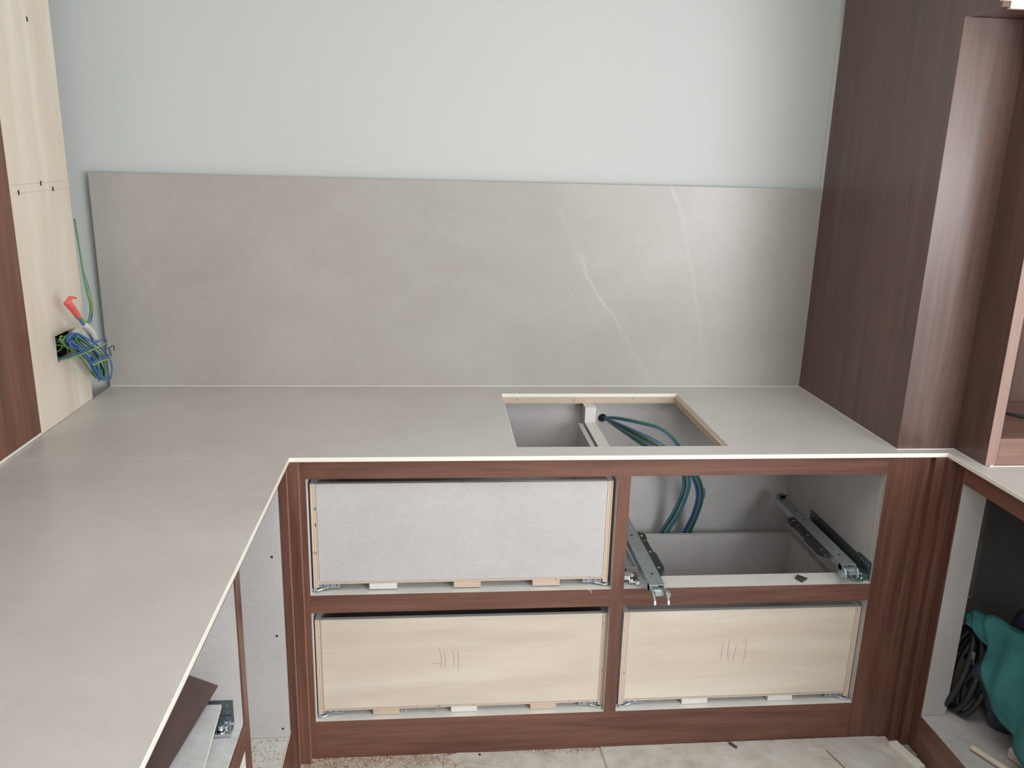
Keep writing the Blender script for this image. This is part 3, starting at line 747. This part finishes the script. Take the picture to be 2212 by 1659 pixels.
# black sack and hose coils behind the cloth
bag = empty('bag', (1.62, 1.93, 0.124), 'black crumpled bag with a coiled hose standing under the teal cloth in the right cabinet', 'bag')
bm = bmesh.new()
bmesh.ops.create_icosphere(bm, subdivisions=4, radius=1.0)
for v in bm.verts:
    c = v.co.copy()
    n = 1 + 0.10 * math.sin(7 * c.x + 3 * c.z) + 0.08 * math.sin(9 * c.y + 5 * c.z) + 0.05 * math.sin(17 * c.z + 6 * c.x)
    z = c.z * 0.175 * (1 if c.z > 0 else 0.9)
    taper = 1.0 - 0.32 * max(0, c.z)
    v.co = Vector((1.66 + c.x * 0.15 * n * taper, 1.90 + c.y * 0.13 * n * taper, 0.124 + max(0.0, 0.155 + z * n)))
make('sack', bm, BAG, bag, smooth=True)
def coil(cx, cy, cz, ry, rz, tilt, ph):
    pts = []
    for k in range(15):
        a = 2 * math.pi * k / 14 + ph
        pts.append((cx + tilt * math.sin(a), cy + ry * math.cos(a), cz + rz * math.sin(a)))
    return pts
for (cx, cy, cz, ry, rz, ti, r) in ((1.500, 1.985, 0.262, 0.046, 0.125, 0.03, 0.0095), (1.522, 1.965, 0.258, 0.050, 0.118, 0.02, 0.009), (1.545, 1.945, 0.246, 0.046, 0.110, 0.03, 0.009)):
    wire(coil(cx, cy, cz, ry, rz, ti, 0.3), BLACKP, bag, r, 'hose', 9)
bm = bmesh.new(); add_box(bm, (1.512, 1.520), (1.935, 1.947), (0.300, 0.340), M=None)
make('tag', bm, plain('grey_tag', (0.22, 0.22, 0.21)), bag, 'small grey tag')

# teal cloth
def cloth():
    top = catmull([(1.500, 1.979, 0.436), (1.500, 1.945, 0.466), (1.502, 1.898, 0.479), (1.512, 1.855, 0.482), (1.53, 1.790, 0.490), (1.55, 1.700, 0.505), (1.57, 1.580, 0.490), (1.58, 1.45, 0.47)], 6)
    bot = catmull([(1.500, 1.974, 0.426), (1.495, 1.940, 0.424), (1.492, 1.900, 0.405), (1.490, 1.872, 0.372), (1.488, 1.815, 0.306), (1.490, 1.745, 0.240), (1.490, 1.700, 0.198), (1.495, 1.45, 0.175)], 6)
    n = len(top); m = 22; bm = bmesh.new(); V = []
    for i in range(n):
        row = []
        u = i / (n - 1)
        for j in range(m):
            t = j / (m - 1)
            p = top[i].lerp(bot[i], t)
            fold = 0.014 * math.sin(u * 14 + t * 3.0) * (0.3 + t) * min(1, u * 3) + 0.006 * math.sin(u * 33 - t * 5)
            p = p + Vector((fold - 0.02 * math.sin(t * math.pi) * u, 0, 0.004 * math.sin(u * 21 + t * 4) * (1 - t)))
            row.append(bm.verts.new(p))
        V.append(row)
    for i in range(n - 1):
        for j in range(m - 1): bm.faces.new((V[i][j], V[i + 1][j], V[i + 1][j + 1], V[i][j + 1]))
    # flap falling away over the far side
    W_ = []
    for i in range(n):
        row = [V[i][0]]
        for j in range(1, 9):
            t = j / 8; p = V[i][0].co + Vector((0.13 * t, 0.01 * math.sin(t * 9 + i * 0.6), -0.10 * t * t + 0.008 * math.sin(i * 0.5 + t * 6)))
            row.append(bm.verts.new(p))
        W_.append(row)
    for i in range(n - 1):
        for j in range(8): bm.faces.new((W_[i][j], W_[i][j + 1], W_[i + 1][j + 1], W_[i + 1][j]))
    bmesh.ops.recalc_face_normals(bm, faces=bm.faces)
    g = bmesh.ops.solidify(bm, geom=bm.faces[:], thickness=0.002)
    o = make('cloth', bm, TEAL, smooth=True)
    props(o, 'teal cloth draped over the black bag inside the right cabinet', 'cloth')
cloth()
bm = bmesh.new()
tube(bm, [(1.462, 1.806, 0.1345), (1.468, 1.790, 0.1345), (1.505, 1.705, 0.1345), (1.56, 1.58, 0.1345)], lambda t: 0.0105 * min(1, 0.55 + t * 9), 12, flat=0.8)
props(make('wooden_handle', bm, PLY_X), 'round pale wooden handle lying on the bottom of the right cabinet', 'handle')
bm = bmesh.new(); add_box(bm, (0, 0.07), (0, 0.060), (0, 0.035), 0, bevel=0.006, M=Matrix.Translation((1.556, 1.715, 0.1242)) @ Matrix.Rotation(0.35, 4, 'Z'))
props(make('wood_offcut', bm, PLY_X), 'chunky pale wood offcut lying at the bottom right corner beside the wooden handle', 'offcut')

# ------------------------------------------------------------------ cables
cbn = empty('cable_bundle', (-0.98, 2.38, 1.12), 'bundle of blue and green-yellow cables with red and white tape hanging from the plywood cut-out', 'cables')
rnd = random.Random(3)
LP = [(2.2505, 1.1579), (2.2854, 1.168), (2.3634, 1.1383), (2.4324, 1.1014), (2.4803, 1.0598), (2.5082, 1.016), (2.4964, 0.9862), (2.4414, 1.008), (2.4012, 1.0488), (2.3754, 1.0756), (2.3221, 1.1135), (2.2707, 1.1357)]
def loop_pts(i, k=0):
    # banana-shaped turn of cable; each turn a little narrower, shifted and at its own depth
    n = len(LP); f = 1.0 - 0.085 * i; out = []
    for j in range(n + 1):
        y, z = LP[j % n]; oy, oz = LP[(n - j) % n]
        my, mz = (y + oy) / 2, (z + oz) / 2
        yy = my + (y - my) * f; zz = mz + (z - mz) * f
        tip = max(0, 1 - min(j % n, n - j % n) / 2.0); end = max(0, 1 - abs(j % n - 6) / 2.0)
        yy += 0.010 * i * 0.55 * tip - 0.009 * i * 0.45 * end + 0.004 * math.sin(j * 1.7 + i * 2.1)
        zz += 0.004 * math.cos(j * 1.3 + i * 1.9) + 0.006 * end * (i % 3)
        xx = -0.968 - 0.0045 * ((i * 5) % 7) + 0.006 * math.sin(j * 0.52 + i)
        out.append((xx, yy, zz))
    return out
cols = [BLUE, GREEN, BLUE, BLUE, YELLOW, BROWNW, BLUE, GREEN, BLUE, BLUE]
for i, m in enumerate(cols): wire(loop_pts(i), m, cbn, 0.0026)
wire([(-1.055, 2.350, 1.085), (-1.02, 2.345, 1.088), (-0.975, 2.345, 1.106), (-0.955, 2.43, 1.120), (-0.955, 2.462, 1.114), (-0.95, 2.447, 1.088)], BLUE, cbn, 0.0024)
wire([(-1.055, 2.345, 1.078), (-1.02, 2.345, 1.083), (-0.972, 2.345, 1.100), (-0.952, 2.41, 1.106), (-0.952, 2.455, 1.104)], YELLOW, cbn, 0.0022)
wire([(-0.965, 2.360, 1.068), (-0.945, 2.400, 1.072), (-0.945, 2.45, 1.068), (-0.965, 2.505, 1.078)], BLUE, cbn, 0.0024)
wire([(-0.960, 2.365, 1.062), (-0.942, 2.405, 1.066), (-0.942, 2.455, 1.060), (-0.962, 2.508, 1.070)], YELLOW, cbn, 0.0021)
for k, (m, dy) in enumerate(((BLUE, 0), (YELLOW, 0.03), (GREYW, 0.05), (GREEN, -0.01))):
    wire([(-1.07, 2.345 + dy, 1.12 + 0.006 * k), (-1.045, 2.36 + dy, 1.128 - 0.008 * k), (-1.015, 2.345, 1.135), (-0.99, 2.30, 1.145)], m, cbn, 0.002)
wire([(-1.066, 2.36, 1.145), (-1.060, 2.375, 1.115), (-1.062, 2.355, 1.085)], BROWNW, cbn, 0.004)
wire([(-1.07, 2.34, 1.113), (-1.052, 2.37, 1.117), (-1.047, 2.415, 1.10), (-1.052, 2.43, 1.08)], YELLOW, cbn, 0.0022)
# stalk up to the red tape
def stalk(dx, dy, m): wire([(-0.975 + dx, 2.428 + dy, 1.122), (-0.975 + dx, 2.405 + dy, 1.150), (-0.975 + dx, 2.370 + dy, 1.180), (-0.978 + dx, 2.342 + dy * 0.6, 1.206)], m, cbn, 0.0026)
stalk(0, 0.0, BLUE); stalk(0.004, 0.008, YELLOW); stalk(0.0, -0.006, BLUE); stalk(-0.004, 0.004, GREEN)
bm = bmesh.new(); tube(bm, [(-0.975, 2.436, 1.116), (-0.974, 2.410, 1.148), (-0.975, 2.374, 1.176)], lambda t: 0.010 + 0.003 * math.sin(t * 3), 10, flat=0.7)
make('white_tape', bm, WTAPE, cbn, 'band of white tape')
bm = bmesh.new(); add_box(bm, (-0.992, -0.990), (2.335, 2.385), (1.128, 1.165), M=None)
make('tape_tail', bm, WTAPE, cbn, 'loose tail of tape')
bm = bmesh.new(); tube(bm, [(-0.978, 2.350, 1.200), (-0.979, 2.330, 1.222), (-0.980, 2.300, 1.248)], lambda t: 0.0085 + 0.004 * t, 10, flat=0.7)
tube(bm, [(-0.979, 2.292, 1.246), (-0.976, 2.312, 1.262), (-0.974, 2.335, 1.256)], lambda t: 0.009 - 0.004 * t, 8, flat=0.5)
make('red_tape', bm, RED, cbn, 'red tape around the cable ends')
# cables coming down the gap behind the panel
wire([(-1.045, 2.560, 1.45), (-1.036, 2.552, 1.340), (-1.030, 2.545, 1.265), (-1.012, 2.520, 1.205), (-0.985, 2.440, 1.185), (-0.975, 2.385, 1.170)], GREEN, cbn, 0.0024)
wire([(-1.043, 2.562, 1.40), (-1.032, 2.552, 1.280), (-1.010, 2.530, 1.215), (-0.990, 2.47, 1.180), (-0.975, 2.392, 1.165)], YELLOW, cbn, 0.0020)
wire([(-1.040, 2.565, 1.30), (-1.022, 2.552, 1.235), (-1.002, 2.510, 1.195), (-0.980, 2.43, 1.170)], BLUE, cbn, 0.0026)
wire([(-0.950, 2.448, 1.088), (-0.94, 2.475, 1.092), (-0.945, 2.486, 1.075)], BROWNW, cbn, 0.0014)

hb = empty('cable_bundle', (0.65, 2.50, 0.70), 'blue and green cables looping out of the round hole behind the hob cut-out', 'cables')
H = (0.558, 2.665, 0.8185)
def fan(pts, m, r=0.0026): wire([(H[0], H[1], H[2]), (H[0] + 0.002, 2.63, H[2] + 0.001)] + pts, m, hb, r)
for k in range(8):
    e = k - 3.5; dz = -0.0048 * e; dx = 0.0035 * e
    m = [BLUE, GREEN, BROWNW, BLUE, YELLOW, BLUE, GREEN, BLUE][k]
    fan([(0.585 + dx * 0.5, 2.54, 0.822 + dz * 0.7), (0.640 + dx, 2.42, 0.814 + dz * 1.5), (0.700 + dx, 2.35, 0.790 + dz * 2.0), (0.770 + dx * 0.8, 2.39, 0.740 + dz),
         (0.8075 + dx, 2.45, 0.673), (0.820 + dx, 2.48, 0.612), (0.810 + dx, 2.53, 0.507 + dz * .4), (0.788 + dx * 1.3, 2.568, 0.4255), (0.772 + dx, 2.588, 0.34 + dz)], m, 0.0024)
for k in range(7):
    dx = 0.004 * (k - 3); m = [BLUE, BROWNW, BLUE, GREEN, BLUE, BROWNW, GREEN][k]
    w = 0.0012 * k
    fan([(0.590, 2.54, 0.840 + w), (0.650, 2.46, 0.850 + w), (0.710, 2.42, 0.840 + w), (0.765 + dx * 0.4, 2.41, 0.79),
         (0.838 + dx, 2.45, 0.673), (0.868 + dx, 2.48, 0.610), (0.8755 + dx, 2.50, 0.560), (0.8750 + dx, 2.53, 0.4976), (0.867 + dx * 1.2, 2.568, 0.421), (0.855 + dx, 2.588, 0.34)], m, 0.0024)
bm = bmesh.new(); tube(bm, [(0.883, 2.492, 0.612), (0.886, 2.493, 0.598), (0.886, 2.494, 0.584)], 0.006, 10); make('sleeve', bm, BLUE, hb, 'short blue sleeve')

# ------------------------------------------------------------------ small things on the shelf rail and on the floor
bm = bmesh.new()
prism(bm, [(1.0217, 2.0562), (1.0400, 2.0825), (1.0569, 2.0520), (1.0339, 2.0370)], Z1 + 0.0002, Z1 + 0.0022)
for v in bm.verts:
    if v.co.x < 1.03 or v.co.x > 1.05: v.co.z += 0.004
props(make('wood_chip', bm, M_SHEET), 'small dark brown veneer chip lying on the white rail of the open bay', 'chip')

def notch_board(name, pts, h, mat, label):
    bm = bmesh.new(); prism(bm, pts, 0.0, h)
    props(make(name, bm, mat), label, 'board')
notch_board('floor_board', [(0.48, 2.0235), (1.3180, 2.0235), (1.3200, 2.0205), (1.3470, 2.0185), (1.3500, 1.9980), (1.3720, 1.8900), (1.42, 1.60), (0.50, 1.60)],
            0.004, FLOORM, 'thin pale protective board lying on the floor before the lower right drawer')
bm = bmesh.new()  # seam of the floor boards, shaped as a thin dark strip on top
prism(bm, [(1.1395, 1.9710), (1.1420, 1.9715), (1.1950, 1.7700), (1.1925, 1.7695)], 0.0041, 0.0050)
props(make('floor_seam_strip', bm, M_SHEET), 'thin dark strip standing in for the seam in the pale floor board', 'strip')
def bar(name, c, L, w, h, ang, mat, label, z=0.0, cat='offcut'):
    bm = bmesh.new(); add_box(bm, (-w / 2, w / 2), (-L / 2, L / 2), (0, h), 0, bevel=0.0015, M=Matrix.Translation((c[0], c[1], z)) @ Matrix.Rotation(ang, 4, 'Z'))
    return props(make(name, bm, mat), label, cat)
bar('wood_offcut', (1.3590, 1.9240), 0.110, 0.028, 0.018, math.radians(14), plain('pale_offcut', (0.74, 0.71, 0.64), 0.6), 'pale square bar lying on the floor board at the right inner corner', z=0.0042)
bar('wood_offcut', (1.3870, 1.9480), 0.045, 0.010, 0.012, math.radians(14), plain('green_grey_offcut', (0.22, 0.25, 0.20), 0.7), 'small greenish sliver beside the pale square bar on the floor')
bm = bmesh.new(); prism(bm, [(0.0280, 2.0085), (0.0640, 2.0225), (0.30, 2.020), (0.30, 1.93), (0.0930, 1.9790), (0.0340, 2.0045)], 0.0, 0.004)
for v in bm.verts:
    if v.co.x > 0.2: v.co.z = min(v.co.z, 0.0006)
props(make('floor_scrap', bm, [FLOORM]), 'thin pale scrap with a dark lifted edge on the floor before the lower left drawer', 'scrap')
bm = bmesh.new(); tube(bm, [(0.8640, 2.0130, 0.0085), (0.8700, 2.0040, 0.0090), (0.8790, 1.9920, 0.0085)], 0.0045, 8, flat=0.8)
props(make('dark_plug', bm, M_SHEET), 'small dark brown plug lying on the floor board before the lower right drawer', 'plug')
bm = bmesh.new(); bmesh.ops.create_icosphere(bm, subdivisions=1, radius=0.004, matrix=Matrix.Translation((0.128, 2.0110, 0.0035)))
props(make('dark_pellet', bm, DARK), 'tiny dark pellet on the floor beside the pale scrap', 'pellet')
def curl(name, p, m, parent=None, label=None):
    bm = bmesh.new(); tube(bm, p, 0.0007, 5); return props(make(name, bm, m), label, 'shaving')
curl('wood_shaving', [(0.418, 2.0240, 0.5155), (0.4250, 2.0225, 0.5140), (0.4285, 2.0232, 0.505)], CREAM, label='fine pale shaving curling over the middle rail')
curl('wood_shaving', [(0.0010, 2.045, 0.146), (0.0050, 2.040, 0.137), (0.0030, 2.040, 0.129), (-0.004, 2.038, 0.1245)], CHIPS, label='long pale shaving hanging below the lower left drawer front')
curl('wood_shaving', [(-0.0850, 2.045, 0.144), (-0.0820, 2.040, 0.139), (-0.0795, 2.040, 0.134)], CHIPS, label='short pale shaving hanging below the lower left drawer front')

def sawdust(name, spots, label, seed):
    r = random.Random(seed); bm = bmesh.new()
    for (n, fx, zz, big) in spots:
        for _ in range(n):
            x, y = fx(r)
            L = r.uniform(0.0009, 0.0032) * (2.0 if r.random() < 0.06 else 1.0) * big; w = L * r.uniform(0.15, 0.45); a = r.uniform(0, math.pi)
            c, s_ = math.cos(a), math.sin(a); z = zz + r.uniform(0.0002, 0.0018)
            tl = r.uniform(-0.3, 0.3) * L; cu = r.uniform(0.0, 0.35) * L
            pts = [(-L, -w, 0), (0, -w, cu), (L, -w, tl), (L, w, tl), (0, w, cu), (-L, w, 0)]
            vs = [bm.verts.new((x + c * p[0] - s_ * p[1], y + s_ * p[0] + c * p[1], z + max(0, p[2]))) for p in pts]
            mi = 1 if r.random() < 0.22 else (2 if r.random() < 0.12 else 0)
            for q in ((0, 1, 4, 5), (1, 2, 3, 4)):
                f = bm.faces.new([vs[k] for k in q]); f.material_index = mi
    o = make(name, bm, [CHIPS, CHIPS2, CREAM]); props(o, label, 'sawdust', kind='stuff')
def strip_(x0, x1, spread):
    def f(r):
        while True:
            x = r.uniform(x0, x1) if r.random() < 0.5 else x0 + (x1 - x0) * r.random() ** 2
            y = 2.022 - abs(r.gauss(0, spread))
            if x > -0.343 or y < 2.000: return x, y
    return f
sawdust('sawdust', [(3600, strip_(-0.36, 0.10, 0.026), 0.0, 1.0), (1000, strip_(0.05, 0.47, 0.008), 0.0, 0.8), (160, strip_(-0.38, 1.2, 0.06), 0.004, 0.8), (60, strip_(0.5, 1.2, 0.003), 0.004, 0.8)],
        'scattered pale sawdust and shavings on the floor along the foot of the middle cabinet', 5)
sawdust('sawdust', [(2600, lambda r: (r.uniform(-0.62, -0.395), r.uniform(1.55, 1.95)), 0.1310, 0.8)],
        'sawdust covering the bottom of the corner opening in the left cabinet', 9)

# ------------------------------------------------------------------ small alike pieces become parts of their own
def split_loose(o):
    me = o.data; bm = bmesh.new(); bm.from_mesh(me); seen = set(); groups = []
    for v in bm.verts:
        if v in seen: continue
        st = [v]; comp = set([v]); seen.add(v)
        while st:
            a = st.pop()
            for e in a.link_edges:
                b = e.other_vert(a)
                if b not in seen: seen.add(b); comp.add(b); st.append(b)
        groups.append([w.index for w in comp])
    bm.free()
    if len(groups) < 2: return
    src = [v.co.copy() for v in me.vertices]
    polys = [(list(p.vertices), p.material_index, p.use_smooth) for p in me.polygons]
    for gi, g in enumerate(groups):
        gs = set(g); mp = {v: i for i, v in enumerate(g)}
        c = sum((src[v] for v in g), Vector()) / len(g)
        m2 = bpy.data.meshes.new(me.name)
        fs = [p for p in polys if p[0][0] in gs]
        m2.from_pydata([src[v] - c for v in g], [], [[mp[v] for v in p[0]] for p in fs])
        for m in me.materials: m2.materials.append(m)
        for q, p in zip(m2.polygons, fs): q.material_index = p[1]; q.use_smooth = p[2]
        n = bpy.data.objects.new(o.name.split('.')[0], m2); COL.objects.link(n); n.parent = o.parent; n.location = o.location + c
        if 'label' in o.keys() and gi == 0 and False: n['label'] = o['label']
    bpy.data.objects.remove(o)
for o in list(bpy.data.objects):
    if o.type == 'MESH' and o.name.split('.')[0] in ('rivet', 'screw_slot', 'rail_hole', 'drill_hole', 'clip_hole', 'pencil_mark', 'pencil_line', 'dark_slot', 'sealant', 'red_tape', 'front_board_') and o.parent:
        split_loose(o)
